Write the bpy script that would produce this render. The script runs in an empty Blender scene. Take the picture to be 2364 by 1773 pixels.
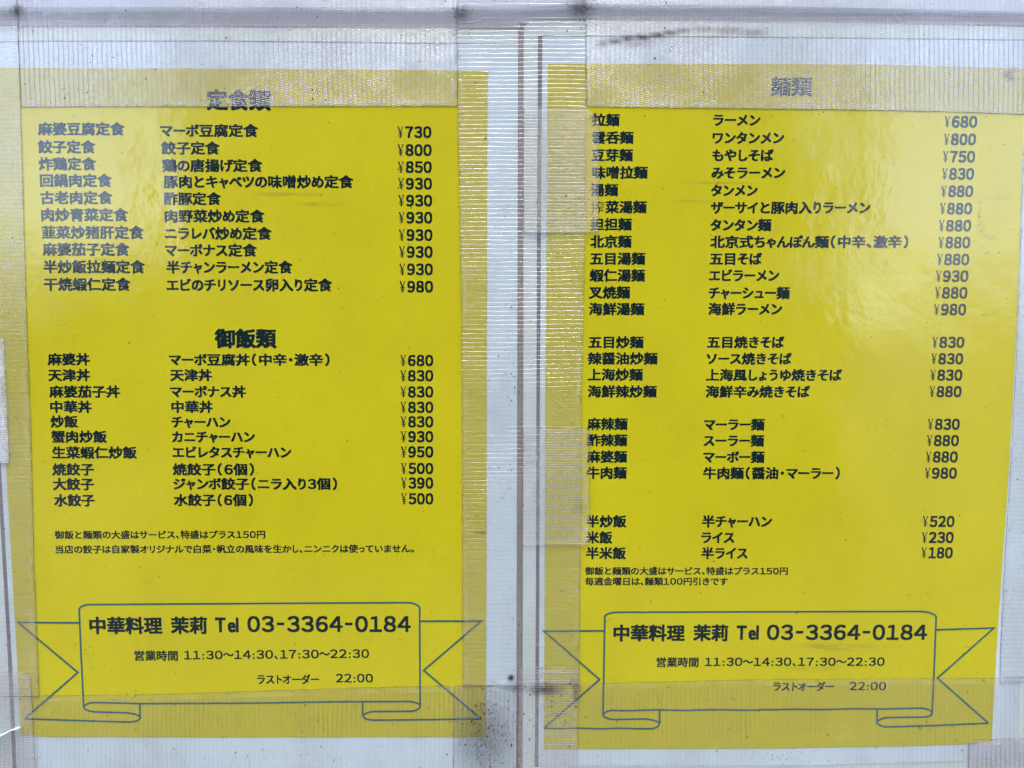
import bpy, math, random
from mathutils import Vector

random.seed(7)
scene = bpy.context.scene
C = scene.collection

# ------------------------------------------------------------------ camera
CAM_Z, CAM_D, PITCH = 1.45, 0.45, math.radians(4.0)
W, H, F = 2364.0, 1773.0, 1713.0
cam_data = bpy.data.cameras.new('camera')
cam_data.sensor_width = 36.0
cam_data.lens = 36.0 * F / W
cam_data.clip_start = 0.02
cam_data.clip_end = 2000
cam = bpy.data.objects.new('camera', cam_data)
cam.location = (0, -CAM_D, CAM_Z)
cam.rotation_euler = (math.radians(90) - PITCH, 0, 0)
C.objects.link(cam)
scene.camera = cam

# ------------------------------------------------------------------ sky, sun, exposure
SUN_EL = math.radians(79)          # thin overcast, the sun high over the street in front of the board
world = bpy.data.worlds.new('World')
scene.world = world
world.use_nodes = True
wn = world.node_tree
wn.nodes.clear()
sky = wn.nodes.new('ShaderNodeTexSky')
sky.sky_type = 'NISHITA'
sky.sun_disc = False
sky.sun_elevation = SUN_EL
sky.sun_rotation = math.pi
sky.dust_density = 3.5
sky.air_density = 0.55
sky.ozone_density = 0.8
bg = wn.nodes.new('ShaderNodeBackground')
bg.inputs['Strength'].default_value = 0.15
wo = wn.nodes.new('ShaderNodeOutputWorld')
wn.links.new(sky.outputs[0], bg.inputs['Color'])
wn.links.new(bg.outputs[0], wo.inputs['Surface'])

sun = bpy.data.lights.new('sun', 'SUN')
sun.energy = 0.5
sun.angle = math.radians(30)
sun.color = (1.0, 0.995, 0.985)
so = bpy.data.objects.new('sun', sun)
so.rotation_euler = (math.radians(90) - SUN_EL, 0, 0)
so.location = (0, -5, 8)
C.objects.link(so)

scene.view_settings.view_transform = 'Standard'
scene.view_settings.look = 'None'
scene.view_settings.gamma = 1
scene.view_settings.exposure = 2.66
scene.cycles.transparent_max_bounces = 32
scene.cycles.max_bounces = 5
scene.cycles.diffuse_bounces = 2
scene.cycles.glossy_bounces = 3
scene.cycles.adaptive_threshold = 0.03

# ------------------------------------------------------------------ geometry helpers
def P(x, y, depth=0.0):
    """Point of the board's plane seen at photograph pixel x, y (then moved out by depth)."""
    u, v = (x - W / 2) / F, (H / 2 - y) / F
    dy = math.cos(PITCH) + v * math.sin(PITCH)
    dz = -math.sin(PITCH) + v * math.cos(PITCH)
    t = CAM_D / dy
    return Vector((t * u, -depth, CAM_Z + t * dz))

def prop(o, label=None, cat=None, group=None, kind=None):
    if label: o['label'] = label
    if cat: o['category'] = cat
    if group: o['group'] = group
    if kind: o['kind'] = kind
    return o

def empty(name, loc, label, cat, group=None):
    o = bpy.data.objects.new(name, None)
    o.empty_display_size = 0.02
    o.location = loc
    C.objects.link(o)
    return prop(o, label, cat, group)

def mesh_obj(name, verts, faces, mat, parent=None, uvs=None, attrs=None, smooth=False):
    me = bpy.data.meshes.new(name)
    off = parent.location if parent is not None else Vector((0, 0, 0))
    me.from_pydata([Vector(v) - off for v in verts], [], faces)
    if uvs is not None:
        ul = me.uv_layers.new(name='UVMap')
        for l in me.loops:
            ul.data[l.index].uv = uvs[l.vertex_index]
    for k, vals in (attrs or {}).items():
        a = me.attributes.new(k, 'FLOAT', 'POINT')
        a.data.foreach_set('value', vals)
    if smooth:
        for p in me.polygons: p.use_smooth = True
    me.materials.append(mat)
    me.update()
    o = bpy.data.objects.new(name, me)
    C.objects.link(o)
    if parent is not None: o.parent = parent
    return o

def box(name, x0, x1, y0, y1, z0, z1, mat, parent=None):
    v = [(x, y, z) for x in (x0, x1) for y in (y0, y1) for z in (z0, z1)]
    f = [(0, 1, 3, 2), (4, 6, 7, 5), (0, 4, 5, 1), (2, 3, 7, 6), (0, 2, 6, 4), (1, 5, 7, 3)]
    return mesh_obj(name, v, f, mat, parent)

def samp(pts, t, axis):
    """Point of a polyline at normalised position t along the given axis."""
    a, b = pts[0][axis], pts[-1][axis]
    q = a + (b - a) * t
    for i in range(len(pts) - 1):
        p0, p1 = pts[i], pts[i + 1]
        lo, hi = (p0[axis], p1[axis]) if p0[axis] <= p1[axis] else (p1[axis], p0[axis])
        if lo - 1e-6 <= q <= hi + 1e-6 and hi > lo:
            s = (q - p0[axis]) / (p1[axis] - p0[axis])
            return (p0[0] + (p1[0] - p0[0]) * s, p0[1] + (p1[1] - p0[1]) * s)
    return pts[-1]

def patch(top, bottom, left, right):
    """Coons patch over four pixel polylines; left and right give only the points between the corners."""
    left = [top[0]] + list(left) + [bottom[0]]
    right = [top[-1]] + list(right) + [bottom[-1]]
    def at(s, t):
        T, B = samp(top, s, 0), samp(bottom, s, 0)
        L, R = samp(left, t, 1), samp(right, t, 1)
        c = [0, 0]
        for k in (0, 1):
            bil = ((1-s)*(1-t)*top[0][k] + s*(1-t)*top[-1][k] + (1-s)*t*bottom[0][k] + s*t*bottom[-1][k])
            c[k] = (1-t)*T[k] + t*B[k] + (1-s)*L[k] + s*R[k] - bil
        return c
    return at

def steps(length, cell, rims):
    """Parameters 0..1 with extra lines at the given distances from both ends."""
    n = max(2, int(round(length / cell)))
    v = set(i / n for i in range(n + 1))
    for r in rims:
        if r < length * .5:
            v.add(r / length); v.add(1 - r / length)
    v = sorted(v)
    out = [v[0]]
    for q in v[1:]:
        if (q - out[-1]) * length > 0.45: out.append(q)
    out[-1] = 1.0
    return out

def sheet(name, edges, depth, base, mat, parent=None, cell=12.0, rims=(1.6, 8, 16), dfun=None, vert_warp=True,
          loosef=None, cut=None, jitter=0.0):
    """A thin sheet standing depth metres off the board, its rim going back to base. Pixel outline, real size."""
    at = patch(*edges)
    top, bottom, lf, rt = edges
    lx = abs(top[-1][0] - top[0][0]); ly = abs(bottom[0][1] - top[0][1])
    S, T = steps(lx, cell, rims), steps(ly, cell, rims)
    ns, nt = len(S), len(T)
    px, verts, uvs, ed, lo = [], [], [], [], []
    for j, t in enumerate(T):
        for i, s in enumerate(S):
            x, y = at(s, t)
            if cut: x, y = cut(x, y, s, t)
            if jitter and (i in (0, ns - 1) or j in (0, nt - 1)):
                x += random.uniform(-jitter, jitter); y += random.uniform(-jitter, jitter)
            px.append((x, y))
            d = depth + (dfun(x, y) if dfun else 0)
            p = P(x, y, d)
            verts.append(p)
            uvs.append((s * lx * .254, -t * ly * .254) if vert_warp else (-t * ly * .254, s * lx * .254))
            ed.append(min(s * lx, (1 - s) * lx, t * ly, (1 - t) * ly) * .254)
            lo.append(loosef(x, y) if loosef else 0.0)
    faces = []
    for j in range(nt - 1):
        for i in range(ns - 1):
            a = j * ns + i
            faces.append((a, a + ns, a + ns + 1, a + 1))
    ring = ([i for i in range(ns)] + [j * ns + ns - 1 for j in range(1, nt)]
            + [(nt - 1) * ns + i for i in range(ns - 2, -1, -1)] + [j * ns for j in range(nt - 2, 0, -1)])
    b0 = len(verts)
    for r in ring:
        d = base + (dfun(*px[r]) if dfun else 0)
        q = verts[r].copy(); q.y = -d
        verts.append(q); uvs.append(uvs[r]); ed.append(0.0); lo.append(lo[r])
    n = len(ring)
    for k in range(n):
        faces.append((ring[k], ring[(k + 1) % n], b0 + (k + 1) % n, b0 + k))
    return mesh_obj(name, verts, faces, mat, parent, uvs, {'edge_mm': ed, 'loose': lo})

# ------------------------------------------------------------------ node helpers
class NT:
    def __init__(self, tree): self.t = tree
    def n(self, typ, ins=None, **kw):
        nd = self.t.nodes.new(typ)
        for k, v in kw.items(): setattr(nd, k, v)
        for k, v in (ins or {}).items(): self.set(nd.inputs[k], v)
        return nd
    def set(self, sock, v):
        if isinstance(v, bpy.types.NodeSocket): self.t.links.new(v, sock)
        else: sock.default_value = v
    def m(self, op, a, b=0.0, c=None, clamp=False):
        nd = self.n('ShaderNodeMath', operation=op, use_clamp=clamp)
        self.set(nd.inputs[0], a); self.set(nd.inputs[1], b)
        if c is not None: self.set(nd.inputs[2], c)
        return nd.outputs[0]
    def v(self, op, a, b=None, out=0):
        nd = self.n('ShaderNodeVectorMath', operation=op)
        self.set(nd.inputs[0], a)
        if b is not None: self.set(nd.inputs[1], b)
        return nd.outputs['Value' if op in ('LENGTH', 'DISTANCE', 'DOT_PRODUCT') else 0]
    def ramp(self, val, a, b, c=0.0, d=1.0, smooth=True):
        nd = self.n('ShaderNodeMapRange', interpolation_type='SMOOTHSTEP' if smooth else 'LINEAR')
        nd.clamp = True
        for i, q in enumerate((val, a, b, c, d)): self.set(nd.inputs[i], q)
        return nd.outputs[0]
    def noise(self, vec, scale, detail=2.0, rough=.5):
        nd = self.n('ShaderNodeTexNoise', {'Vector': vec, 'Scale': scale, 'Detail': detail, 'Roughness': rough})
        return nd.outputs[0]
    def mix(self, f, a, b):
        nd = self.n('ShaderNodeMix', data_type='RGBA')
        self.set(nd.inputs[0], f); self.set(nd.inputs[6], a); self.set(nd.inputs[7], b)
        return nd.outputs[2]
    def pos(self): return self.n('ShaderNodeNewGeometry').outputs['Position']

def rgba(r, g, b): return (r, g, b, 1.0)

def material(name):
    m = bpy.data.materials.new(name)
    m.use_nodes = True
    m.node_tree.nodes.clear()
    return m, NT(m.node_tree)

def group(name, outs):
    g = bpy.data.node_groups.new(name, 'ShaderNodeTree')
    for o, typ in outs: g.interface.new_socket(o, in_out='OUTPUT', socket_type=typ)
    return g, NT(g)

# dirt: where it lies on the board (pixel centre, pixel radii, strength)
HEAVY = [(46, 30, 26, 26, 1.0), (1064, 38, 36, 30, .95), (1340, 26, 50, 34, 1.0), (1180, 1562, 13, 12, 1.3),
         (1258, 1588, 70, 22, .72), (1120, 1700, 120, 130, .35), (1190, 1585, 60, 14, .4), (1330, 1590, 20, 60, .4),
         (1372, 272, 16, 18, .7)]
SPECK = [(1120, 1690, 95, 150, .85), (1185, 1450, 26, 330, .35), (1180, 900, 30, 500, .22), (1290, 1640, 80, 110, .45),
         (1068, 45, 80, 55, .8), (1335, 35, 90, 60, .8), (44, 36, 55, 50, .7), (600, 40, 700, 26, .16),
         (1800, 1740, 110, 30, .5), (480, 205, 700, 60, .08), (960, 1220, 14, 40, .5), (340, 1345, 40, 18, .4),
         (2290, 560, 60, 70, .25), (2230, 1510, 40, 40, .35), (205, 1520, 20, 60, .55), (300, 1600, 90, 14, .55), (2259, 485, 4, 60, 1.6), (2305, 458, 70, 4, 1.3), (2300, 560, 30, 22, .7), (2335, 555, 26, 40, .6)]
SMEAR = [(660, 450, 130, 9, .55), (740, 472, 90, 8, .5), (720, 400, 110, 6, .22), (560, 428, 70, 6, .2),
         (1660, 424, 120, 7, .6), (1620, 466, 120, 8, .35), (1930, 1492, 140, 16, .6), (1880, 1540, 120, 12, .35),
         (1110, 1228, 30, 5, .8), (1340, 1170, 34, 40, .25)]
STREAK = [(1392, 103, 26, 12, .5), (1420, 97, 30, 14, .7), (1450, 91, 34, 14, .9), (1484, 88, 34, 14, .9), (1515, 84, 34, 13, .95), (1545, 78, 34, 11, .8), (1575, 73, 34, 10, .6), (1470, 100, 80, 22, .35), (1625, 70, 60, 12, .4), (1680, 72, 60, 16, .45), (1735, 78, 60, 15, .5)]
BROWN = [(2330, 174, 24, 24, 1.3), (2262, 525, 16, 30, .7), (2278, 548, 40, 14, .5), (2259, 480, 4, 50, .5), (2300, 458, 60, 3, .5), (1640, 170, 400, 60, .10)]

def blobs(nt, pos, lst, pw=1.0):
    acc = None
    for (x, y, rx, ry, s) in lst:
        c, ex, ey = P(x, y), P(x + rx, y), P(x, y + ry)
        sx, sz = 1 / max(1e-5, abs(ex.x - c.x)), 1 / max(1e-5, abs(ey.z - c.z))
        d = nt.v('SUBTRACT', pos, (c.x, 0, c.z))
        d = nt.v('MULTIPLY', d, (sx, 0, sz))
        r = nt.ramp(nt.v('LENGTH', d), 1.0, 0.0, 0.0, s)
        acc = r if acc is None else nt.m('MAXIMUM', acc, r)
    return acc

def make_dirt():
    g, nt = group('dirt', [('Speck', 'NodeSocketFloat'), ('Smear', 'NodeSocketFloat'), ('Brown', 'NodeSocketFloat'), ('Streak', 'NodeSocketFloat')])
    go = nt.n('NodeGroupOutput')
    pos = nt.pos()
    flat = nt.v('MULTIPLY', pos, (1, 0, 1))
    heavy = blobs(nt, pos, HEAVY)
    sm = blobs(nt, pos, SPECK)
    dens = nt.m('ADD', nt.m('MAXIMUM', sm, nt.m('MULTIPLY', heavy, .9)), .024)
    big = nt.noise(flat, 22, 3)
    dens = nt.m('MULTIPLY', dens, nt.ramp(big, .35, .65, .35, 1.5))
    out = None
    wob = nt.n('ShaderNodeTexNoise', {'Vector': flat, 'Scale': 700.0, 'Detail': 1.0}).outputs[1]
    for scale, r0, r1, k in ((520, .10, .34, .75), (1050, .16, .42, .62), (210, .03, .10, .25)):
        fv = nt.v('ADD', flat, nt.v('MULTIPLY', wob, (.5 / scale, 0, .5 / scale)))
        vo = nt.n('ShaderNodeTexVoronoi', {'Vector': fv, 'Scale': scale, 'Randomness': 1.0})
        sep = nt.n('ShaderNodeSeparateColor', {0: vo.outputs['Color']})
        rad = nt.ramp(sep.outputs[1], 0, 1, r0, r1, False)
        on = nt.m('LESS_THAN', sep.outputs[0], nt.m('MULTIPLY', dens, k))
        dot = nt.ramp(vo.outputs['Distance'], rad, nt.m('MULTIPLY', rad, .5))
        s = nt.m('MULTIPLY', on, nt.m('MULTIPLY', dot, nt.ramp(sep.outputs[2], 0, 1, .45, 1.0)))
        out = s if out is None else nt.m('MAXIMUM', out, s)
    soot = nt.m('MULTIPLY', nt.m('POWER', heavy, 1.4), nt.ramp(nt.noise(flat, 420, 4, .7), .25, .62, .35, 1.0))
    out = nt.m('MAXIMUM', out, nt.m('MULTIPLY', soot, .85))
    nt.set(go.inputs['Speck'], nt.m('MULTIPLY', out, .92))
    st = nt.v('MULTIPLY', pos, (1, 0, 7))
    sn = nt.noise(st, 60, 4, .65)
    sme = nt.m('MULTIPLY', blobs(nt, pos, SMEAR), nt.ramp(sn, .36, .62))
    nt.set(go.inputs['Smear'], sme)
    nt.set(go.inputs['Brown'], nt.m('MULTIPLY', blobs(nt, pos, BROWN), nt.ramp(nt.noise(flat, 160, 3), .35, .6)))
    nt.set(go.inputs['Streak'], nt.m('MULTIPLY', blobs(nt, pos, STREAK), nt.ramp(nt.noise(nt.v('MULTIPLY', pos, (1, 0, 2.2)), 120, 4, .7), .3, .6, .6, 1)))
    return g
DIRT = make_dirt()

def make_film():
    """Waviness of the glossy laminate, the same over paper, print and ink."""
    g, nt = group('film_relief', [('Normal', 'NodeSocketVector'), ('Rough', 'NodeSocketFloat'), ('Scratch', 'NodeSocketFloat')])
    go = nt.n('NodeGroupOutput')
    pos = nt.pos()
    flat = nt.v('MULTIPLY', pos, (1, 0, 1))
    h = nt.m('MULTIPLY', nt.noise(nt.v('ADD', flat, (3.1, 0, 1.7)), 6.5, 1.0), .0030)
    h = nt.m('MULTIPLY_ADD', nt.noise(flat, 34, 2.0), .00034, h)
    h = nt.m('MULTIPLY_ADD', nt.noise(flat, 240, 2.0), .00006, h)
    # hairline scratches: thin iso-lines of stretched noise
    sc = nt.n('ShaderNodeTexVoronoi', {'Vector': nt.v('MULTIPLY', nt.v('ADD', flat, nt.v('MULTIPLY', nt.n('ShaderNodeTexNoise', {'Vector': flat, 'Scale': 9.0}).outputs[1], (.12, 0, .12))), (1.0, 0, .6)), 'Scale': 16.0}, feature='DISTANCE_TO_EDGE')
    line = nt.ramp(sc.outputs[0], .006, .002)
    line = nt.m('MULTIPLY', line, nt.ramp(nt.noise(flat, 30, 2), .58, .70))
    h = nt.m('MULTIPLY_ADD', line, .00003, h)
    bp = nt.n('ShaderNodeBump', {'Strength': 1.0, 'Distance': 1.0, 'Height': h})
    nt.set(go.inputs['Normal'], bp.outputs[0])
    nt.set(go.inputs['Rough'], nt.ramp(nt.noise(flat, 18, 4), .3, .7, .09, .17))
    nt.set(go.inputs['Scratch'], line)
    return g
FILM = make_film()

def use(nt, g):
    nd = nt.n('ShaderNodeGroup'); nd.node_tree = g
    return nd.outputs

DARK = rgba(.016, .013, .010)
def printed(name, col, grain=.06, coat=1.0, base_rough=.7, dirty=1.0, soil=0.0, soil_col=(.27, .27, .25)):
    """Paper, print or ink sealed under the glossy laminate."""
    m, nt = material(name)
    d, f = use(nt, DIRT), use(nt, FILM)
    pos = nt.pos()
    g1 = nt.noise(pos, 900, 3, .7)
    g2 = nt.noise(pos, 13, 6, .62)
    val = nt.m('MULTIPLY', nt.ramp(g1, .25, .75, 1 - grain, 1 + grain, False), nt.ramp(g2, .25, .75, 1 - grain * 1.3, 1 + grain * .9, False))
    c = nt.v('SCALE', col[:3])
    nt.set(c.node.inputs['Scale'], val)
    if soil: c = nt.mix(nt.m('MULTIPLY', nt.ramp(nt.noise(nt.v('MULTIPLY', pos, (1, 0, .5)), 26, 6, .68), .42, .72), soil), c, rgba(*soil_col))
    c = nt.mix(nt.m('MULTIPLY', d['Smear'], .8 * dirty), c, rgba(.11, .09, .035))
    c = nt.mix(nt.m('MULTIPLY', d['Brown'], .6 * dirty), c, rgba(.22, .14, .03))
    c = nt.mix(nt.m('MULTIPLY', f['Scratch'], .03), c, rgba(.8, .78, .5))
    c = nt.mix(nt.m('MULTIPLY', d['Speck'], dirty), c, DARK)
    b = nt.n('ShaderNodeBsdfPrincipled', {'Base Color': c, 'Roughness': base_rough, 'Specular IOR Level': 0.0,
             'Coat Weight': coat, 'Coat IOR': 1.78, 'Coat Roughness': f['Rough'], 'Coat Normal': f['Normal']})
    o = nt.n('ShaderNodeOutputMaterial')
    nt.set(o.inputs[0], b.outputs[0])
    return m

M_PAPER = printed('white_paper', rgba(.49, .575, .60), .035, soil=.30)
M_YELLOW = printed('yellow_print', rgba(.42, .378, .008), .06, soil=.16, soil_col=(.30, .24, .012))
M_INK = printed('dark_teal_ink', rgba(.004, .014, .0155), .25, dirty=.5)
M_LINE = printed('teal_line_ink', rgba(.022, .085, .085), .2, dirty=.5)
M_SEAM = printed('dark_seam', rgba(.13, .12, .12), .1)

M_GREY_SEAM = printed('grey_seam', rgba(.25, .28, .31), .15)

def film_margin():
    m, nt = material('sealed_film_margin')
    d, f = use(nt, DIRT), use(nt, FILM)
    pos = nt.pos()
    c = nt.mix(nt.ramp(nt.noise(pos, 45, 3), .3, .7), rgba(.48, .55, .51), rgba(.54, .60, .56))
    c = nt.mix(d['Speck'], c, DARK)
    b = nt.n('ShaderNodeBsdfPrincipled', {'Base Color': c, 'Roughness': .3, 'Alpha': .95, 'Coat Weight': 1.0, 'Coat IOR': 1.6,
             'Coat Roughness': f['Rough'], 'Coat Normal': f['Normal']})
    nt.set(nt.n('ShaderNodeOutputMaterial').inputs[0], b.outputs[0])
    return m
M_FILM = film_margin()

def plain(name, col, rough=.6, var=.1, scale=30, bump=0.0, dirty=True):
    m, nt = material(name)
    pos = nt.pos()
    v = nt.ramp(nt.noise(pos, scale, 5, .6), .25, .75, 1 - var, 1 + var, False)
    c = nt.v('SCALE', col[:3]); nt.set(c.node.inputs['Scale'], v)
    if dirty: c = nt.mix(use(nt, DIRT)['Speck'], c, DARK)
    b = nt.n('ShaderNodeBsdfPrincipled', {'Base Color': c, 'Roughness': rough})
    if bump:
        bp = nt.n('ShaderNodeBump', {'Strength': .5, 'Distance': bump, 'Height': nt.noise(pos, scale * 4, 4)})
        nt.set(b.inputs['Normal'], bp.outputs[0])
    nt.set(nt.n('ShaderNodeOutputMaterial').inputs[0], b.outputs[0])
    return m
M_BOARD = plain('dark_grey_board', rgba(.19, .165, .152), .6, .15, 60, .0005)
M_RAIL = plain('pale_painted_rail', rgba(.46, .51, .57), .5, .05, 50, .0003)
M_WALL = plain('grey_render', rgba(.34, .34, .35), .85, .12, 12, .003, False)
M_GROUND = plain('paving', rgba(.036, .037, .034), .9, .2, 3, .004, False)
M_BLOCKER = plain('dark_blocker_front', rgba(.045, .050, .045), .8, .15, 4, .004, False)
M_PANE = plain('dark_window_pane', rgba(.02, .022, .025), .15, .05, 4, 0, False)

def tape_material(name, pu=2.87, pv=1.3, veil=.26, line=-.55, cellv=.22, bump=1.0, tint=(.92, .92, .90), gloss=.07, wild=1.0, groove=.06, sink=.35,
                  dirt_tint=None, rough=.22, white_line=0.0):
    """Clear polyethylene cloth tape: flat threads across, finer threads along, a milky veil."""
    m, nt = material(name)
    d = use(nt, DIRT)
    pos = nt.pos()
    uv = nt.n('ShaderNodeUVMap', uv_map='UVMap').outputs[0]
    sep = nt.n('ShaderNodeSeparateXYZ', {0: uv})
    edge = nt.n('ShaderNodeAttribute', attribute_name='edge_mm').outputs['Fac']
    loose = nt.n('ShaderNodeAttribute', attribute_name='loose').outputs['Fac']
    wob = nt.m('MULTIPLY', nt.m('SUBTRACT', nt.noise(pos, 22, 2), .5), 2.2 * wild)
    cu = nt.m('DIVIDE', nt.m('ADD', sep.outputs[0], wob), pu)
    ci = nt.m('FLOOR', cu)
    wn_ = nt.n('ShaderNodeTexWhiteNoise', {'W': ci}, noise_dimensions='1D').outputs[0]
    du = nt.m('PINGPONG', cu, .5)
    ln = nt.ramp(du, .15, .05)
    cv = nt.m('ADD', nt.m('DIVIDE', nt.m('ADD', sep.outputs[1], nt.m('MULTIPLY', wob, .35)), pv),
              nt.m('ADD', nt.m('MULTIPLY', nt.m('MODULO', ci, 2.0), .5), nt.m('MULTIPLY', wn_, .25)))
    dv = nt.m('PINGPONG', cv, .5)
    rib = nt.ramp(dv, .20, .06)
    thr = nt.n('ShaderNodeTexWhiteNoise', {'W': nt.m('ADD', nt.m('FLOOR', cv), nt.m('MULTIPLY', ci, 57.3))}, noise_dimensions='1D').outputs[0]
    area = nt.ramp(nt.noise(nt.v('ADD', pos, (5.3, 0, 2.2)), 17, 3), .30, .62, .40, 1.1)     # how much of the weave shows
    show = nt.m('MULTIPLY', area, nt.m('SUBTRACT', 1.0, nt.m('MULTIPLY', loose, .75)))
    f = nt.m('MULTIPLY_ADD', nt.m('MULTIPLY', ln, show), line, 1.0)
    f = nt.m('MULTIPLY_ADD', nt.m('MULTIPLY', nt.m('MULTIPLY', rib, show), nt.m('SUBTRACT', 1.0, ln)), cellv, f)  # thread-row highlights painted into the veil
    f = nt.m('MULTIPLY_ADD', nt.m('SUBTRACT', wn_, .5), .35, f)
    f = nt.m('MULTIPLY_ADD', nt.m('SUBTRACT', thr, .5), .45, f)
    f = nt.m('MULTIPLY_ADD', nt.m('SUBTRACT', nt.noise(pos, 14, 3), .5), 1.3, f)
    v = nt.m('MULTIPLY', f, veil)
    if white_line:
        v = nt.m('MULTIPLY_ADD', nt.m('MULTIPLY', ln, nt.ramp(thr, 0, 1, .5, 1.0)), white_line, v)
    v = nt.m('MULTIPLY_ADD', loose, .62, v)
    # lifted selvedge a few millimetres inside the cut edge
    sel = nt.m('MULTIPLY', nt.ramp(edge, 1.0, 2.0), nt.ramp(edge, 3.9, 2.6))
    sel = nt.m('MULTIPLY', sel, nt.ramp(nt.noise(pos, 60, 3), .40, .62))
    v = nt.m('MULTIPLY_ADD', sel, .05 + veil * .7, v)
    # creases and lifted bubbles
    wp = nt.v('ADD', pos, nt.v('MULTIPLY', nt.n('ShaderNodeTexNoise', {'Vector': pos, 'Scale': 30.0}).outputs[1], (.03, 0, .03)))
    cr = nt.n('ShaderNodeTexVoronoi', {'Vector': nt.v('MULTIPLY', wp, (1, 0, 1.4)), 'Scale': 21.0}, feature='DISTANCE_TO_EDGE').outputs[0]
    crease = nt.m('MULTIPLY', nt.ramp(cr, .022, .004), nt.ramp(nt.noise(pos, 26, 3), .55, .68))
    v = nt.m('MULTIPLY_ADD', crease, .05, v)
    v = nt.m('MULTIPLY_ADD', d['Brown'], .40, v)
    v = nt.m('MAXIMUM', v, .01)
    # grime caught along the cut edge, soot and specks
    grime = nt.m('MULTIPLY', nt.ramp(edge, .42, .05), nt.ramp(nt.noise(pos, 210, 4, .75), .32, .60, .25, 1.0))
    grime2 = nt.m('MULTIPLY', nt.ramp(edge, 2.2, 0.0), nt.ramp(nt.noise(pos, 330, 3, .8), .56, .70))
    dirt = nt.m('MAXIMUM', nt.m('MAXIMUM', nt.m('MULTIPLY', grime, .62), nt.m('MULTIPLY', grime2, .5)), d['Speck'])
    dirt = nt.m('MAXIMUM', dirt, nt.m('MULTIPLY', d['Streak'], nt.ramp(ln, 0, 1, .8, 1.0)))
    dirt = nt.m('MAXIMUM', dirt, nt.m('MULTIPLY', d['Smear'], .35))
    dirt = nt.m('MAXIMUM', dirt, nt.m('MULTIPLY', nt.m('MULTIPLY', ln, show), nt.ramp(nt.noise(pos, 55, 3), .3, .7, groove * .5, groove)))
    col = nt.mix(loose, rgba(*tint), rgba(.62, .64, .68))
    if dirt_tint: col = nt.mix(nt.ramp(nt.noise(pos, 40, 4, .6), .3, .7, .2, 1.0), col, rgba(*dirt_tint))
    col = nt.mix(nt.m('MULTIPLY', d['Brown'], .95, clamp=True), col, rgba(.20, .12, .015))
    hgt = nt.m('MULTIPLY', nt.m('ADD', nt.m('MULTIPLY', ln, -.9), nt.m('MULTIPLY', rib, -.55)), show)
    hgt = nt.m('MULTIPLY_ADD', nt.m('SUBTRACT', nt.noise(pos, 120, 3), .5), 1.2, hgt)
    hgt = nt.m('MULTIPLY_ADD', crease, .5, hgt)
    hgt = nt.m('MULTIPLY_ADD', nt.m('SUBTRACT', nt.noise(pos, 20, 2), .5), 6.0, hgt)
    bp = nt.n('ShaderNodeBump', {'Strength': .8 * bump, 'Distance': .00024, 'Height': hgt})
    nrm = bp.outputs[0]
    dif = nt.n('ShaderNodeBsdfDiffuse', {'Color': col, 'Normal': nrm}).outputs[0]
    trl = nt.n('ShaderNodeBsdfTranslucent', {'Color': col}).outputs[0]
    def mixs(f, a, b):
        nd = nt.n('ShaderNodeMixShader'); nt.set(nd.inputs[0], f); nt.set(nd.inputs[1], a); nt.set(nd.inputs[2], b)
        return nd.outputs[0]
    body = mixs(.45, dif, trl)
    clear = nt.n('ShaderNodeBsdfTransparent', {'Color': nt.mix(nt.m('MULTIPLY', show, nt.m('MAXIMUM', nt.m('MULTIPLY', ln, sink), nt.m('MULTIPLY', nt.ramp(dv, .28, .46), sink * .55))), rgba(.985, .985, .975), rgba(.55, .54, .52))}).outputs[0]  # clear colour also darkened between rows, a painted shadow under the threads
    s = mixs(v, clear, body)
    s = mixs(nt.m('MULTIPLY', nt.n('ShaderNodeFresnel', {'IOR': nt.ramp(nt.n('ShaderNodeNewGeometry').outputs['Backfacing'], 0, 1, 1.5, 1 / 1.5, False), 'Normal': nrm}).outputs[0], gloss / .07),
             s, nt.n('ShaderNodeBsdfGlossy', {'Color': rgba(1, 1, 1), 'Roughness': rough, 'Normal': nrm}).outputs[0])
    soot = nt.n('ShaderNodeBsdfDiffuse', {'Color': rgba(.030, .025, .020)}).outputs[0]
    s = mixs(dirt, s, soot)
    nt.set(nt.n('ShaderNodeOutputMaterial').inputs[0], s)
    return m

T_TOP = tape_material('clear_cloth_tape_top', veil=.12, cellv=1.15, line=-.9, groove=.05, sink=.6, gloss=.11, rough=.14)
T_SIDE = tape_material('clear_cloth_tape_side', pu=2.6, pv=.85, veil=.065, cellv=1.3, line=-.6, white_line=.05, groove=.04, sink=.24, gloss=.09, rough=.16)
T_LOW = tape_material('clear_cloth_tape_low', pu=2.7, pv=1.25, veil=.045, cellv=1.1, line=-.5, bump=.8, groove=.03, sink=.3)
T_PATCH = tape_material('ribbed_tape_patch', pu=1.45, pv=1.4, veil=.06, cellv=.4, line=.0, white_line=.34, tint=(.95, .95, .92), wild=.25)
T_DULL = tape_material('dull_tape_patch', pu=2.7, pv=1.25, veil=.26, cellv=.4, line=-.4, tint=(.62, .60, .63))

# ------------------------------------------------------------------ wall, board, ground, dark blocks added for the film to mirror
prop(box('wall', -8, 8, .03, .30, 0, 5, M_WALL), kind='structure')
prop(box('pavement', -150, 150, -220, .03, -.2, 0, M_GROUND), kind='structure')

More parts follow.
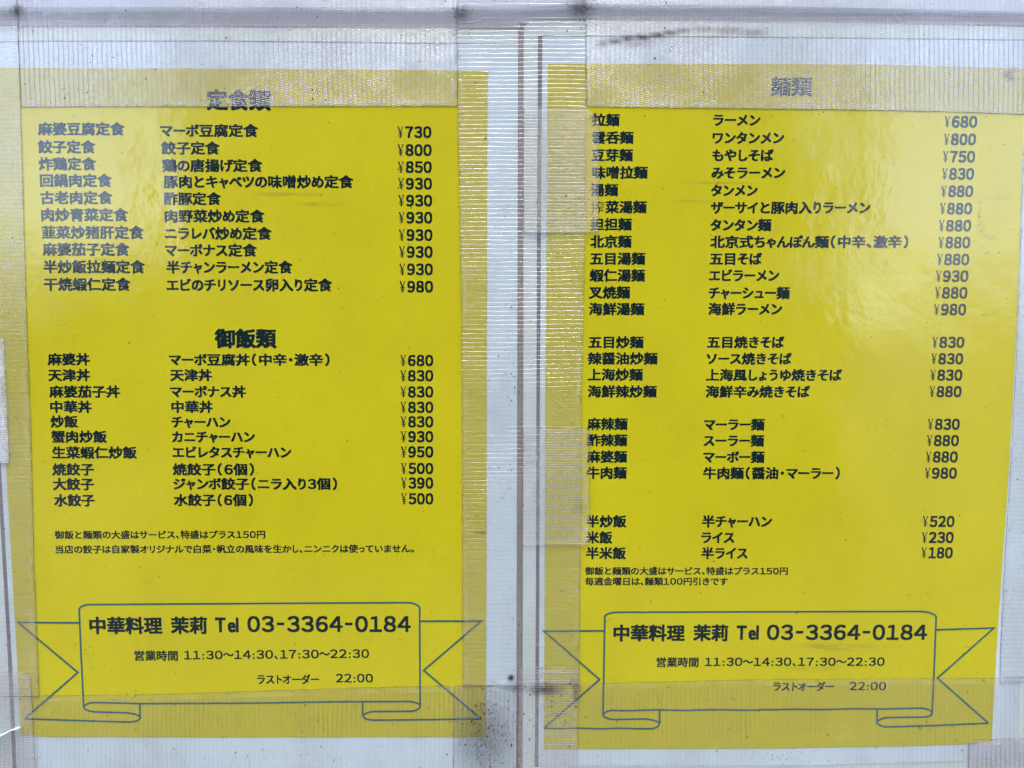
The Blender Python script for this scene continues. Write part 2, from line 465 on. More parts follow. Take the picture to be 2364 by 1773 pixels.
board = empty('sign_board', P(1182, 886.5, 0), 'dark grey board with a pale top rail behind both taped menus', 'board')
box('back_panel', -.48, .48, 0, .028, CAM_Z - .42, CAM_Z + .30, M_BOARD, board)
RAIL_PTS = [(-250, 30), (1056, 31), (1210, 30), (1352, 23), (1750, 27), (2364, 41), (2600, 46)]
def rail():
    verts, faces = [], []
    prof = [(0, .0005), (-2.5, .0009), (-6, .0014), (-11, .0017), (-260, .0017)]   # rounded lower lip
    xs = [-250 + 25 * i for i in range(115)]
    for x in xs:
        y0 = samp(RAIL_PTS, (x + 250) / 2850.0, 0)[1]
        for dy, d in prof: verts.append(P(x, y0 + dy, d))
    n = len(prof)
    for i in range(len(xs) - 1):
        for j in range(n - 1):
            a = i * n + j
            faces.append((a, a + 1, a + n + 1, a + n))
    return mesh_obj('top_rail', verts, faces, M_RAIL, board)
rail()

front = empty('reflection_blocker', (0.06, -4.6, 0), 'unseen dark block added behind the camera to darken the reflections in the glossy menus', 'reflection_blocker')
box('wall', -2.35, 2.3, -7.2, -4.6, 0, 6.5, M_BLOCKER, front)  # unseen block, added to keep sky reflections off the middle of the menus
box('low_blocker', -12, -2.4, -11, -9.2, 0, 2.35, M_BLOCKER, front)  # lower block, added to cut off the reflected sky at the left
for k, (xa, xb, za, zb) in enumerate([(-1.75, -.75, .1, 2.2), (-.45, .55, .1, 2.2), (.75, 1.6, .1, 2.2), (-1.6, -.5, 3.3, 4.8), (.5, 1.5, 3.3, 4.8)]):
    box('blocker_window', xa, xb, -4.6, -4.54, za, zb, M_PANE, front)  # panes on the added block

# ------------------------------------------------------------------ lettering
_cache = {}
def glyph(ch):
    if ch == '-': return ([(0, .335), (.30, .335), (.30, .415), (0, .415)], [(0, 1, 2, 3)])
    if ch in _cache: return _cache[ch]
    cu = bpy.data.curves.new('glyph', 'FONT')
    cu.body = ch; cu.resolution_u = 3
    ob = bpy.data.objects.new('glyph', cu)
    C.objects.link(ob)
    dg = bpy.context.evaluated_depsgraph_get()
    ev = ob.evaluated_get(dg)
    me = ev.to_mesh()
    vs = [(v.co.x, v.co.y) for v in me.vertices]
    fs = [tuple(p.vertices) for p in me.polygons]
    ev.to_mesh_clear()
    bpy.data.objects.remove(ob); bpy.data.curves.remove(cu)
    _cache[ch] = (vs, fs)
    return _cache[ch]

SMALL = set('ャュョッゃゅょっ')
NARROW = {'り': .74, 'リ': .80, 'ト': .72, 'し': .80, 'レ': .84, '、': .52, '。': .52, '・': .50, ':': .42, 'く': .7, 'ク': .88, 'ノ': .85, 'イ': .86, 'う': .82, 'に': .9, 'い': .92, 'ュ': .80}
def advance(ch, kana, dig):
    o = ord(ch)
    if ch in NARROW: return NARROW[ch]
    if ch == '　': return 1.0
    if ch == ' ': return .42
    if ch in SMALL: return .74
    if ch in '（）': return .56
    if 0xFF10 <= o <= 0xFF19: return dig
    if ch == '-': return .80 * dig
    if o < 128: return max(p[0] for p in glyph(ch)[0]) + .08
    if ch == '～': return .95
    if 0x3040 <= o <= 0x30FF: return kana
    return 1.0

STYLE = {  # emboldening in em: x, y
    'heavy': (.039, .029), 'head': (.042, .030), 'note': (.030, .022), 'title': (.038, .029), 'digit': (.038, .034),
    'phone': (.034, .027), 'hours': (.026, .021), 'mincho': (.0, .0)}

def lay(text, kana=.88, dig=.66):
    """Glyph boxes of a line in em units: (char, x offset, x scale)."""
    out, x = [], 0.0
    for ch in text:
        a = advance(ch, kana, dig)
        o = ord(ch)
        if ch not in ' 　':
            if ch == '-': out.append((ch, x + a / 2, dig / .66, None, True))
            elif ch == ':': out.append((ch, x + a / 2, 1.0, None, True))
            elif ch in '（）': out.append((ch, x + a / 2, .95, None, True))
            elif ch in '、。': out.append((ch, x + .02, 1.0, 0, False))
            elif 0xFF10 <= o <= 0xFF19: out.append((ch, x + a / 2, dig / .66, None, True))
            else:
                sc = 1.0 if a >= .99 else max(.80, min(1.0, a * 1.06))
                out.append((ch, x + a / 2, sc, .5, False))
        x += a
    return out

def slant(x, right):
    if right:
        return -.012 + (x - 1300) / (2200 - 1300) * (-.044)
    return .043 - (x - 90) / (1000 - 90) * .040

DEPTH_INK = .00129
def line_geo(text, x0, x1, y, em, style, right, y1=None, kana=.88, dig=.66, yref=.38):
    """Vertices and faces of one printed line whose ink runs from pixel x0 to x1, centred on y (y1 at its end)."""
    bx, by = STYLE[style]
    parts, lo, hi = [], 1e9, -1e9
    for ch, cx, sc, mid, centred in lay(text, kana, dig):
        vs, fs = glyph(ch)
        if not vs: continue
        if centred:
            xs = [v[0] for v in vs]; mid = (min(xs) + max(xs)) / 2
        pts = [(cx + (vx - mid) * sc, vy) for vx, vy in vs]
        lo = min(lo, min(p[0] for p in pts)); hi = max(hi, max(p[0] for p in pts))
        parts.append((pts, fs))
    lo -= bx; hi += bx
    k = (x1 - x0) / (hi - lo)
    y1 = y if y1 is None else y1
    verts, faces = [], []
    shifts = [(0, 0)] if bx == 0 else [(-bx, -by), (bx, -by), (-bx, by), (bx, by), (0, 0)]
    if style in ('head', 'title'): shifts += [(0, by), (0, -by), (bx, 0), (-bx, 0)]
    for pts, fs in parts:
        for q, (sx, sy) in enumerate(shifts):
            b = len(verts)
            for px, py in pts:
                ex = (px + sx - lo) * k
                ey = (py + sy - yref) * em
                cx = x0 + ex
                cy = y + (y1 - y) * (ex / max(1e-6, x1 - x0)) - ey
                verts.append(P(cx - slant(cx, right) * ey, cy, DEPTH_INK + q * .000006))
            faces += [tuple(b + i for i in f) for f in fs]
    return verts, faces

def merge(*geos):
    V, Fc = [], []
    for v, f in geos:
        b = len(V); V += v; Fc += [tuple(b + i for i in q) for q in f]
    return V, Fc

def text_part(name, parent, geo, mat=None):
    return mesh_obj(name, geo[0], geo[1], mat or M_INK, parent)

def yen(x, y, w, h, right):
    """Thin serif yen sign, built from strokes; x its left edge, y its centre."""
    segs = [((.12, 1), (.50, .46), .10, .14), ((.92, 1), (.52, .46), .065, .065), ((.51, .5), (.51, .0), .13, .13),
            ((.12, .42), (.90, .42), .06, .06), ((.12, .24), (.90, .24), .06, .06),
            ((.26, .02), (.76, .02), .045, .045), ((-.02, .98), (.32, .98), .045, .045), ((.70, .98), (1.02, .98), .045, .045)]
    V, Fc = [], []
    for n, ((ax, ay), (bx_, by_), w0, w1) in enumerate(segs):
        a = Vector((ax * w, (ay - .5) * h)); b = Vector((bx_ * w, (by_ - .5) * h))
        d = (b - a).normalized(); nrm = Vector((-d.y, d.x))
        i = len(V)
        for p, ww in ((a, w0), (b, w1)):
            for s in (1, -1):
                q = p + nrm * (s * ww * h * .5)
                V.append(P(x + q.x - slant(x, right) * q.y, y - q.y, DEPTH_INK + n * .000008))
        Fc.append((i, i + 1, i + 3, i + 2))
    return V, Fc

FW = str.maketrans('0123456789', '０１２３４５６７８９')
def price(parent, amount, x0, x1, y, h, off, right):
    dg = line_geo(amount.translate(FW), x0 + off, x1, y, h / .80, 'digit', right, yref=.367, dig=.66)
    text_part('price', parent, merge(dg, yen(x0, y - .3, off * .76, h * .93, right)))

def stroke(parent, name, paths, width, mat):
    """Printed line work: flat ribbons with mitred joints along pixel paths."""
    V, Fc = [], []
    for k, pts in enumerate(paths):
        n = len(pts)
        b = len(V)
        for i, p in enumerate(pts):
            p = Vector(p)
            a = Vector(pts[i - 1]) if i > 0 else None
            c = Vector(pts[i + 1]) if i < n - 1 else None
            d0 = (p - a).normalized() if a is not None else (c - p).normalized()
            d1 = (c - p).normalized() if c is not None else d0
            t = d0 + d1
            t = d0 if t.length < 1e-4 else t.normalized()
            nn = Vector((-t.y, t.x))
            cosv = max(.38, abs(nn.dot(Vector((-d0.y, d0.x)))))
            w = width * .5 / cosv
            for s in (1, -1):
                q = p + nn * (w * s)
                V.append(P(q.x, q.y, DEPTH_INK + k * .00001))
        for i in range(n - 1):
            j = b + i * 2
            Fc.append((j, j + 1, j + 3, j + 2))
    return mesh_obj(name, V, Fc, mat, parent)

def arc(a, c, b, n=8):
    """Quadratic curve from a to b bending towards c."""
    return [((1-t)**2*a[0] + 2*t*(1-t)*c[0] + t*t*b[0], (1-t)**2*a[1] + 2*t*(1-t)*c[1] + t*t*b[1]) for t in [i / n for i in range(n + 1)]]

def wavy(a, b, amp, n=14, ph=0.0):
    return [(a[0] + (b[0]-a[0]) * i / n, a[1] + (b[1]-a[1]) * i / n + amp * math.sin(ph + i * 1.15)) for i in range(n + 1)]

# ------------------------------------------------------------------ the two menus
def poster(label, film, seam, paper, yellow, anchor):
    r = empty('menu_poster', P(anchor[0], anchor[1], 0), label, 'menu', 'laminated menu sheets taped to the board')
    sheet('laminate_film', film[0], .0009, .0001, M_FILM, r, 60, (2, 5, 9, 14, 20, 26), cut=film[1])
    sheet('paper_sheet', paper, .0011, .00085, M_PAPER, r, 60, ())
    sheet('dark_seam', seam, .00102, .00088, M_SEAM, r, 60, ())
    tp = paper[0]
    sheet('top_seam', ([(x, y - 1.6) for x, y in tp], [(x, y + 1.8) for x, y in tp], [], []), .00114, .00100, M_GREY_SEAM, r, 60, ())  # thin grey line along the top edge of the paper
    sheet('yellow_print', yellow, .00125, .00105, M_YELLOW, r, 60, ())
    return r

def off(pts, dx, dy=0): return [(x + dx, y + dy) for x, y in pts]

# left sheet
yl = [(-13, 620), (17, 1075), (31, 1323), (41, 1500)]
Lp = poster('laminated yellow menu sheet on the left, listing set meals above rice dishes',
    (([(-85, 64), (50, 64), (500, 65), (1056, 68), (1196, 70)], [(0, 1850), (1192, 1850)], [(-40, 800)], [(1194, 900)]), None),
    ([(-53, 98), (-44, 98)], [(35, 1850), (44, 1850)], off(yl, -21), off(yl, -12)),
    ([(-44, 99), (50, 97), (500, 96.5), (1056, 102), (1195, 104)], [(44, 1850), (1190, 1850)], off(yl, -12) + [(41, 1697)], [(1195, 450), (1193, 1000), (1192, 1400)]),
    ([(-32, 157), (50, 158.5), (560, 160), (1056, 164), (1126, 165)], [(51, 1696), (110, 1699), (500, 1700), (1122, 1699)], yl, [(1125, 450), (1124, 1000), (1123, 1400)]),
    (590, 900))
def corner(x, y, s, t):
    # rounded corner of the laminating pouch, top left of the right sheet
    r = 26.0
    cx, cy = 1209 + r, 48 + r
    if x < cx and y < cy:
        d = math.hypot(x - cx, y - cy)
        m_ = max(cx - x, cy - y)
        if d > 1e-6: return (cx + (x - cx) * m_ / d, cy + (y - cy) * m_ / d)
    return (x, y)
yr = [(2361, 260), (2353, 500), (2345, 740), (2333.7, 950), (2322, 1150), (2309, 1323), (2298, 1500)]
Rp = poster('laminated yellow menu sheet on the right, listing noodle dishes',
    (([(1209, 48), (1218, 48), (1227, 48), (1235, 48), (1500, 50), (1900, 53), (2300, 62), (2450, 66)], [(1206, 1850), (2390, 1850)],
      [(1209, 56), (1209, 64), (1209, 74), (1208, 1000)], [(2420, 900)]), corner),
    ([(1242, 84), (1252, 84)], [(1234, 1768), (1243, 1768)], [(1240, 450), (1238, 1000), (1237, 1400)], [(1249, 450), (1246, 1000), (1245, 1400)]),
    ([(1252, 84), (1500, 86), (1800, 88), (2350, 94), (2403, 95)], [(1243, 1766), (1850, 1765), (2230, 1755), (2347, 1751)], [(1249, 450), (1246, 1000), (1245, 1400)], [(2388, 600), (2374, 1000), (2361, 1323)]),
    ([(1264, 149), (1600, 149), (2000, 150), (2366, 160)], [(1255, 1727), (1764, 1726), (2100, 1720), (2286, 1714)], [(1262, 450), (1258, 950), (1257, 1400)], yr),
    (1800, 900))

# --- left sheet lettering
text_part('heading', Lp, line_geo('定食類', 478.6, 626.6, 231.5, 49.5, 'head', False, 233))
text_part('heading', Lp, line_geo('御飯類', 497.3, 640, 781.4, 46, 'head', False))
rows = [
 ('麻婆豆腐定食', 90.4, 290, 298.9, 'マーボ豆腐定食', 372.2, 598, 302.8, '730', 306.4),
 ('餃子定食', 90.4, 223, 340.1, '餃子定食', 374.6, 509.3, 342.9, '800', 347.7),
 ('炸鶏定食', 92.5, 224.5, 379.3, '鶏の唐揚げ定食', 376.7, 607.9, 383.2, '850', 386.9),
 ('回鍋肉定食', 95, 260.7, 417.6, '豚肉とキャベツの味噌炒め定食', 379.7, 817, 420.6, '930', 425.1),
 ('古老肉定食', 96, 262.2, 457.1, '酢豚定食', 380.4, 512.4, 459.5, '930', 464),
 ('肉炒青菜定食', 98, 298.4, 496.6, '肉野菜炒め定食', 382.2, 612.4, 499.6, '930', 503.2),
 ('韮菜炒猪肝定食', 99, 334.5, 537, 'ニラレバ炒め定食', 382.2, 629, 539.4, '930', 543.3),
 ('麻婆茄子定食', 101, 301.5, 576, 'マーボナス定食', 382.8, 595.2, 578.2, '930', 582.2),
 ('半炒飯拉麺定食', 103, 337, 616.2, '半チャンラーメン定食', 386.4, 676.6, 617.1, '930', 622.2),
 ('干焼蝦仁定食', 104, 303.8, 656.6, 'エビのチリソース卵入り定食', 386.7, 768.2, 658.1, '980', 662)]
for i, (a, ax0, ax1, ay, b, bx0, bx1, by_, pr, py_) in enumerate(rows):
    text_part('dish_name', Lp, line_geo(a, ax0, ax1, ay, 31.3, 'heavy', False))
    text_part('dish_description', Lp, line_geo(b, bx0, bx1, by_, 31, 'heavy', False))
    price(Lp, pr, 918.3 + i * .53, 996.7 + i * .4, py_, 26.8, 17.8, False)
rows = [
 ('麻婆丼', 112.8, 209.8, 829.1, 'マーボ豆腐丼（中辛・激辛）', 392.4, 762.2, 830.2, '680', 832),
 ('天津丼', 113.9, 210.9, 865.6, '天津丼', 394.9, 491.1, 865.6, '830', 867.1),
 ('麻婆茄子丼', 116.5, 279.6, 903.6, 'マーボナス丼', 394.9, 569.6, 903.6, '830', 904.3),
 ('中華丼', 118.6, 214.5, 938.7, '中華丼', 397.8, 493.7, 938.7, '830', 939.8),
 ('炒飯', 119.4, 182.6, 972.7, 'チャーハン', 397.8, 534.2, 973.4, '830', 973.1),
 ('蟹肉炒飯', 121.2, 249.5, 1007.4, 'カニチャーハン', 398.9, 590.4, 1007.6, '930', 1007.4),
 ('生菜蝦仁炒飯', 123, 318.3, 1043.9, 'エビレタスチャーハン', 400.4, 674.3, 1043.2, '950', 1042.5),
 ('焼餃子', 123.7, 219.5, 1082.6, '焼餃子（６個）', 400.4, 588.4, 1082.6, '500', 1080.5),
 ('大餃子', 124.8, 219.9, 1116.6, 'ジャンボ餃子（ニラ入り３個）', 402.2, 779.6, 1115.9, '390', 1114.1),
 ('水餃子', 127.3, 221.7, 1153.9, '水餃子（６個）', 403.3, 585.9, 1153.2, '500', 1150.3)]
for i, (a, ax0, ax1, ay, b, bx0, bx1, by_, pr, py_) in enumerate(rows):
    text_part('dish_name', Lp, line_geo(a, ax0, ax1, ay, 29.3, 'heavy', False))
    text_part('dish_description', Lp, line_geo(b, bx0, bx1, by_, 29, 'heavy', False))
    price(Lp, pr, 925 + i * .2, 1000.9, py_, 25.8, 17, False)
text_part('note', Lp, line_geo('御飯と麺類の大盛はサービス、特盛はプラス150円'.translate(FW), 129.1, 613.9, 1233.5, 20.2, 'note', False, 1232.4, kana=.95, dig=.72))
text_part('note', Lp, line_geo('当店の餃子は自家製オリジナルで白菜・帆立の風味を生かし、ニンニクは使っていません。', 130.9, 956.4, 1266.9, 20.0, 'note', False, 1264.8, kana=.95))
text_part('shop_name', Lp, merge(line_geo('中華料理', 209, 377.2, 1442.1, 41, 'title', False), line_geo('茉莉', 396.5, 480.1, 1441.5, 41, 'title', False)))
text_part('phone_number', Lp, merge(line_geo('Tel', 498.4, 552.7, 1440.8, 46.5, 'phone', False, yref=.34),
    line_geo('03-3364-0184'.translate(FW), 572.5, 949, 1438.8, 46.5, 'phone', False, yref=.367, dig=.86)))
text_part('opening_hours', Lp, merge(line_geo('営業時間', 312.6, 412.8, 1511.6, 24.8, 'note', False),
    line_geo('11:30～14:30、17:30～22:30'.translate(FW), 426.6, 853, 1510.5, 25.6, 'hours', False, 1506.6, yref=.367, dig=.80)))
text_part('last_order', Lp, merge(line_geo('ラストオーダー', 595, 738.3, 1565.5, 24, 'note', False, yref=.40),
    line_geo('22:00'.translate(FW), 776.3, 862, 1563.2, 25.6, 'hours', False, yref=.367, dig=.80)))
stroke(Lp, 'banner_outline', [
    [(196, 1632), (190.5, 1520), (185.5, 1404)] + arc((185.5, 1404), (192, 1394), (212, 1394))[1:] + [(580, 1391.5), (938, 1389.6)] + arc((938, 1389.6), (963, 1389.6), (969.3, 1401))[1:] + [(969.9, 1520), (970.5, 1629)],
    arc((196.2, 1632), (198, 1620), (222, 1619.5)) + [(330, 1622), (580, 1621), (760, 1618), (942, 1617)] + arc((942, 1617), (966, 1618), (970.3, 1626))[1:],
    arc((196.2, 1630), (198, 1638), (221, 1641)) + [(293, 1643)] + arc((293, 1643), (318, 1645), (326.5, 1653))[1:] + arc((326.5, 1653), (326, 1664), (298, 1664.5))[1:] + [(200, 1661.5), (62, 1657)],
    [(325.4, 1622), (326.2, 1653)],
    [(838.5, 1617), (838.5, 1650)] + arc((838.5, 1650), (843, 1660), (866, 1660))[1:] + [(980, 1659), (1111, 1657)],
    arc((970.4, 1627), (970, 1638), (948, 1639.5)) + [(866, 1640)] + arc((866, 1640), (845, 1641), (839, 1650))[1:],
    [(185.8, 1435.9), (45, 1434.8), (182.5, 1550), (60, 1657)],
    [(970, 1432.1), (1111, 1432), (978.7, 1545.4), (1111, 1657)]], 4.3, M_LINE)

# --- right sheet lettering
text_part('heading', Rp, line_geo('麺類', 1777, 1873, 201.8, 47.5, 'note', True))
def g(v): return 1300 + v / 3.0717
def h_(v): return 1764 + v / 3.0717
names = [('拉麺', 398, 2, 278.1), ('雲呑麺', 497, 3, 318.8), ('豆芽麺', 493, 3, 359.2), ('味噌拉麺', 597, 4, 399.2), ('湯麺', 388, 2, 439.3),
         ('搾菜湯麺', 590, 4, 478.7), ('担担麺', 485, 3, 518.4), ('北京麺', 483, 3, 558.1), ('五目湯麺', 580, 4, 597.5), ('蝦仁湯麺', 578, 4, 636.2),
         ('叉焼麺', 473, 3, 675.3), ('海鮮湯麺', 573, 4, 713.4)]
desc = [('ラーメン', 1060, g(1395), 278.3), ('ワンタンメン', 1055, g(1562), 319.5), ('もやしそば', 1053, g(1487), 359.5), ('みそラーメン', 1048, g(1570), 399.6),
        ('タンメン', 1045, g(1375), 440.3), ('ザーサイと豚肉入りラーメン', 1042, h_(747), 480), ('タンタン麺', 1040, g(1472), 520), ('北京式ちゃんぽん麺（中辛、激辛）', 1040, h_(1015), 558.8),
        ('五目そば', 1035, g(1405), 597.8), ('エビラーメン', 1030, g(1527), 636.2), ('チャーシュー麺', 1027, g(1602), 676.3), ('海鮮ラーメン', 1025, g(1548), 713.4)]
amt = '680 800 750 830 880 880 880 880 880 930 880 980'.split()
px0 = [1272, 1266, 1259, 1253, 1247, 1239, 1231, 1227, 1218, 1210, 1203, 1196]
px1 = [1502, 1494, 1487, 1480, 1474, 1466, 1460, 1453, 1446, 1440, 1433, 1424]
pyc = [282.7, 323.1, 362.8, 402.5, 442.5, 482.3, 521.6, 560.4, 599.5, 637.9, 676.3, 714.7]
for i in range(12):
    t, x1, n, y = names[i]
    if t == '搾菜湯麺':      # its first character is set in a thin face
        geo = merge(line_geo('搾', g(x1 - 4 * 99.3 + 4), g(x1 - 3 * 99.3 - 4), y, 29, 'mincho', True), line_geo(t[1:], g(x1 - 2.95 * 99.3), g(x1), y, 30.2, 'heavy', True))
    else:
        geo = line_geo(t, g(x1 - (n - .05) * 99.3), g(x1), y, 30.2, 'heavy', True)
    text_part('dish_name', Rp, geo)
    t, x0, x1, y = desc[i]
    text_part('dish_description', Rp, line_geo(t, g(x0), x1, y, 30.0, 'heavy', True))
    price(Rp, amt[i], h_(px0[i]), h_(px1[i]), pyc[i], 26.6, 16.4, True)
def gi(v): return 1300 + v / 2.633
def gj(v): return 1764 + v / 2.633
def gy(v): return 740 + v / 2.633
low = [('五目炒麺', 152, 487, 131, '五目焼きそば', 872, gi(1340), 131, '830', 1015, 1210, 132),
       ('辣醤油炒麺', 148, 572, 230, 'ソース焼きそば', 868, gi(1385), 231, '830', 1009, 1203, 232),
       ('上海炒麺', 148, 483, 328, '上海風しょうゆ焼きそば', 865, gj(467), 330, '830', 1003, 1198, 331),
       ('海鮮辣炒麺', 148, 567, 430, '海鮮辛み焼きそば', 863, gi(1495), 431, '880', 998, 1193, 431),
       ('麻辣麺', 145, 390, 627, 'マーラー麺', 853, gi(1220), 630, '830', 988, 1182, 629),
       ('酢辣麺', 145, 388, 725, 'スーラー麺', 850, gi(1217), 728, '880', 982, 1177, 728),
       ('麻婆麺', 143, 387, 825, 'マーボー麺', 848, gi(1220), 827, '880', 976, 1170, 827),
       ('牛肉麺', 141, 385, 923, '牛肉麺（醤油・マーラー）', 848, gj(455), 925, '980', 970, 1165, 925),
       ('半炒飯', 140, 383, 1217, '半チャーハン', 840, gi(1265), 1217, '520', 957, 1150, 1218),
       ('米飯', 138, 298, 1315, 'ライス', 837, gi(1038), 1315, '230', 952, 1145, 1315),
       ('半米飯', 138, 380, 1410, '半ライス', 837, gi(1118), 1410, '180', 949, 1140, 1408)]
for a, ax0, ax1, ay, b, bx0, bx1, by_, pr, p0, p1, py_ in low:
    text_part('dish_name', Rp, line_geo(a, gi(ax0), gi(ax1), gy(ay), 29.4, 'heavy', True))
    text_part('dish_description', Rp, line_geo(b, gi(bx0), bx1, gy(by_), 29.0, 'heavy', True))
    price(Rp, pr, gj(p0), gj(p1), gy(py_), 25.6, 16.3, True)
text_part('note', Rp, line_geo('御飯と麺類の大盛はサービス、特盛はプラス150円'.translate(FW), gi(132), gi(1362), gy(1518), 19.4, 'note', True, kana=.95, dig=.72))
text_part('note', Rp, line_geo('毎週金曜日は、麺類100円引きです'.translate(FW), gi(132), gi(997), gy(1581), 19.4, 'note', True, kana=.95, dig=.72))
text_part('shop_name', Rp, merge(line_geo('中華料理', 1415.5, 1580.1, 1459.3, 39.5, 'title', True), line_geo('茉莉', 1599.4, 1679.9, 1459, 39.5, 'title', True)))
text_part('phone_number', Rp, merge(line_geo('Tel', 1698.9, 1750.4, 1458.6, 45, 'phone', True, yref=.34),
    line_geo('03-3364-0184'.translate(FW), 1768.9, 2137.8, 1457.8, 44.5, 'phone', True, yref=.367, dig=.86)))
text_part('opening_hours', Rp, merge(line_geo('営業時間', 1514.5, 1611.6, 1526.6, 23.8, 'note', True),
    line_geo('11:30～14:30、17:30～22:30'.translate(FW), 1625.7, 2040, 1525.8, 24.6, 'hours', True, 1525.3, yref=.367, dig=.80)))
text_part('last_order', Rp, merge(line_geo('ラストオーダー', 1783, 1922.7, 1582, 23, 'note', True, yref=.40),
    line_geo('22:00'.translate(FW), 1959.3, 2043.4, 1581.5, 24.6, 'hours', True, yref=.367, dig=.80)))
stroke(Rp, 'banner_outline', [
    [(1391.6, 1649), (1393.5, 1540), (1395.7, 1421)] + arc((1395.7, 1421), (1402, 1412), (1427, 1411.6))[1:] + [(1760, 1410.6), (2119, 1409.8)] + arc((2119, 1409.8), (2152, 1411), (2158.6, 1422))[1:] + [(2154, 1540), (2149.2, 1646)],
    arc((1391.7, 1649), (1394, 1639), (1412, 1637.6)) + wavy((1412, 1637.6), (1764, 1636.2), .8)[1:] + wavy((1764, 1636.2), (2127, 1633), .6, ph=2)[1:] + arc((2127, 1633), (2146, 1635), (2149, 1643))[1:],
    arc((1391.7, 1648), (1396, 1657), (1416, 1658.5)) + [(1450, 1658), (1486, 1657)] + arc((1486, 1657), (1510, 1659), (1522, 1666))[1:] + arc((1522, 1666), (1520, 1678), (1504, 1679.5))[1:] + wavy((1504, 1679.5), (1256, 1679), .6)[1:],
    [(1521.6, 1636.5), (1522, 1666)],
    [(2022.5, 1634.5), (2022.5, 1666)] + arc((2022.5, 1666), (2028, 1676), (2048, 1675.5))[1:] + [(2150, 1672.5), (2279, 1667)],
    arc((2149.3, 1645), (2147, 1652), (2127, 1653)) + [(2046, 1654)] + arc((2046, 1654), (2030, 1656), (2023, 1663))[1:],
    [(1394.6, 1454.4), (1256, 1455.3), (1383.7, 1566.5), (1255, 1679)],
    [(2157.5, 1451.8), (2291.5, 1447.8), (2161.3, 1563), (2279, 1667)]], 4.2, M_LINE)

# ------------------------------------------------------------------ the tapes
def sstep(a, b, x):
    t = max(0.0, min(1.0, (x - a) / (b - a)))
    return t * t * (3 - 2 * t)
def rail_y(x): return samp(RAIL_PTS, (max(-250, min(2600, x)) + 250) / 2850.0, 0)[1]
def film_y(x):
    a = 64 + 4 * max(0, min(1, x / 1056))
    b = samp([(1205, 48), (1500, 50), (1900, 53), (2300, 62), (2600, 68)], (max(1205, x) - 1205) / 1395.0, 0)[1]
    k = sstep(1165, 1245, x)
    return a * (1 - k) + b * k
def bridge(x, y):
    """Extra depth where the tape climbs from the menus on to the proud rail."""
    return .0013 * (1 - sstep(rail_y(x) - 14, film_y(x), y)) if y < 90 else 0.0
def loose(x, y):
    ry, fy = rail_y(x), film_y(x)
    if y > fy + 12: return 0.0
    return sstep(ry - 5, ry + 4, y) * (1 - sstep(fy - 4, fy + 2, y))
def loose_mid(x, y):
    f = film_y(x) - 6
    return max(loose(x, y), .5 * (1 - sstep(8, f, y)) if y < f else 0)

GT = 'strips of clear cloth tape'
def tape(label, edges, layer, mat, vert_warp=True, **kw):
    d = .00150 + .00030 * layer
    o = sheet('clear_tape', edges, d, max(.0001, d - .00022), mat, None, vert_warp=vert_warp, **kw)
    # origin at the strip's own middle
    vs = [v.co.copy() for v in o.data.vertices]
    c = sum(vs, Vector()) / len(vs)
    for v in o.data.vertices: v.co -= c
    o.location = c
    return prop(o, label, 'tape', GT)

tape('wide clear tape along the top of the left menu, over its first heading',
     ([(44, -60), (1056, -60)], [(53, 249), (300, 248), (700, 247.5), (1057, 247)], [(48, 0), (46, 75), (49, 160)], [(1055.5, 60), (1056, 160)]), 0, T_TOP, True, dfun=bridge, loosef=loose, cell=9, jitter=.35)
tape('wide clear tape along the top of the right menu, marked by a long dark streak',
     ([(1351, -60), (2470, -60)], [(1353, 248), (1750, 253), (2000, 256), (2200, 260), (2359, 266), (2470, 270)], [(1352, 80)], []), 0, T_TOP, True, dfun=bridge, loosef=loose, cell=9, jitter=.35)
tape('long clear tape running down the left edge of the left menu',
     ([(-90, -60), (49, -60)], [(-90, 1606), (95, 1605)], [], [(47, 0), (46, 75), (49, 160), (52, 250), (58, 450), (65, 700), (76, 1000), (83, 1300), (87, 1400)]), 1, T_SIDE, False, dfun=bridge, loosef=loose_mid, cell=10, jitter=.35)
tape('long clear tape running down the gap between the two menus',
     ([(1055, -60), (1351, -60)], [(1068, 1581), (1337, 1577)], [(1056, 100), (1057, 250), (1061, 450), (1065, 700), (1067, 950), (1068, 1400)],
      [(1352, 60), (1352.5, 250), (1350, 545), (1346, 750), (1343, 900), (1341.5, 1150), (1339, 1350)]), 1, T_SIDE, False, dfun=bridge, loosef=loose_mid, cell=10, jitter=.35)
tape('long clear tape running down the right edge of the right menu',
     ([(2366, -60), (2480, -60)], [(2303.5, 1573), (2480, 1573)], [(2366, 100), (2363, 266), (2357, 400), (2349, 640), (2340, 860), (2330, 1040), (2315, 1290), (2305, 1500)], []), 1, T_SIDE, False, dfun=bridge, loosef=loose, cell=10, jitter=.35)
tape('clear tape across the foot of the left menu, over the lower edge of its banner',
     ([(-90, 1608), (95, 1603), (345, 1600), (600, 1592), (845, 1583.5), (1087, 1579), (1195, 1579.5)], [(-90, 1850), (1192, 1850)], [], []), 1.6, T_LOW, True, cell=14, jitter=.4)
tape('clear tape across the foot of the right menu, sooty at its left end',
     ([(1050, 1580), (1190, 1580.5), (1250, 1578.5), (1337, 1575), (1764, 1564.5), (2290, 1562), (2470, 1553)], [(1046, 1850), (2470, 1850)], [], []), 2.4, T_LOW, True, cell=14, jitter=.4)
def torn(x, y, s, t):
    # the upper right corner is torn off on a slant
    lim = 1355 + (y - 250) * (28 / 36.0)
    return (min(x, lim), y) if y < 286 and s > .5 else (x, y)
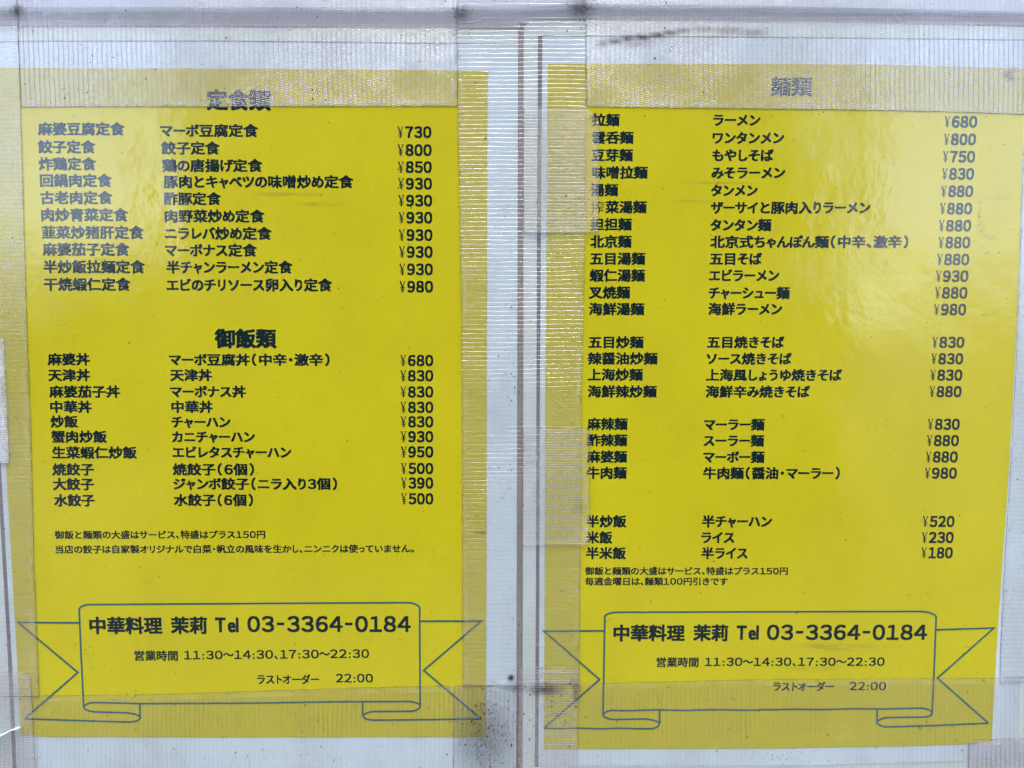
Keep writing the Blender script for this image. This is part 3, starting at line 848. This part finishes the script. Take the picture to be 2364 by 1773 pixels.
tape('short ribbed tape patch covering the first characters of the noodle list, corner torn',
     ([(1209, 250), (1300, 250), (1383, 250)], [(1209, 540), (1380, 539)], [], [(1383, 290)]), 2.2, tape_material('ribbed_tape_patch_upper', pu=1.75, pv=1.0, veil=.10, cellv=1.3, line=-.4, white_line=.12, tint=(.88, .86, .76), wild=.5), False, cut=torn, cell=8, jitter=.5)
tape('short ribbed tape patch beside the beef noodles, between the gap and the right menu',
     ([(1207, 985), (1352, 985), (1361, 991)], [(1206, 1260), (1360, 1258)], [], [(1361, 1120)]), 2.2, T_PATCH, False, cell=10, jitter=.5)
tape('ribbed tape patch at the foot of the gap, blackened with soot',
     ([(1197, 1537), (1336, 1537)], [(1195, 1850), (1329, 1850)], [], []), 3.2, T_PATCH, False, cell=10, jitter=.4)
tape('narrow whitish tape patch at the left edge beside the rice dishes',
     ([(-90, 774), (15, 778)], [(-90, 1070), (27, 1068)], [], [(20, 900)]), 2.2, tape_material('milky_tape_patch', pu=1.45, pv=1.0, veil=.36, cellv=.25, line=-.3, tint=(.86, .90, .95)), False, cell=10, jitter=.4)
creased = tape('creased ribbed tape patch in the bottom left corner',
     ([(-90, 1549), (40, 1548), (75, 1550)], [(-90, 1850), (92, 1850)], [], [(79, 1600), (83, 1680)]), 3.2, T_PATCH, False, cell=10, jitter=.4)
tape('dull square tape patch in the bottom right corner',
     ([(2232, 1710), (2245, 1703), (2470, 1696)], [(2226, 1850), (2470, 1850)], [], []), 3.2, T_DULL, True, cell=10, jitter=.5)

# the raised fold of the creased patch
def fold():
    m, nt = material('folded_tape_ridge')
    pos = nt.pos()
    bp = nt.n('ShaderNodeBump', {'Strength': 1.0, 'Distance': .0006, 'Height': nt.noise(pos, 500, 3)})
    b = nt.n('ShaderNodeBsdfPrincipled', {'Base Color': rgba(.78, .82, .86), 'Roughness': .25, 'Alpha': .34, 'Normal': bp.outputs[0]})
    nt.set(nt.n('ShaderNodeOutputMaterial').inputs[0], b.outputs[0])
    pts = [(-40, 1706), (-15, 1699), (0, 1696), (14, 1691), (24, 1685), (34, 1679), (44, 1676), (54, 1673)]
    V, Fc = [], []
    for i, (x, y) in enumerate(pts):
        w = 3.4 * (1 - .85 * (i / (len(pts) - 1)) ** 2) + random.uniform(-1, 1)
        for dy, d in ((-w, .0028), (-w * .25, .0050), (w * .4, .0040), (w, .0028)):
            V.append(P(x, y + dy, d))
    for i in range(len(pts) - 1):
        for j in range(3):
            a = i * 4 + j
            Fc.append((a, a + 1, a + 5, a + 4))
    mesh_obj('raised_fold', V, Fc, m, creased)
fold()
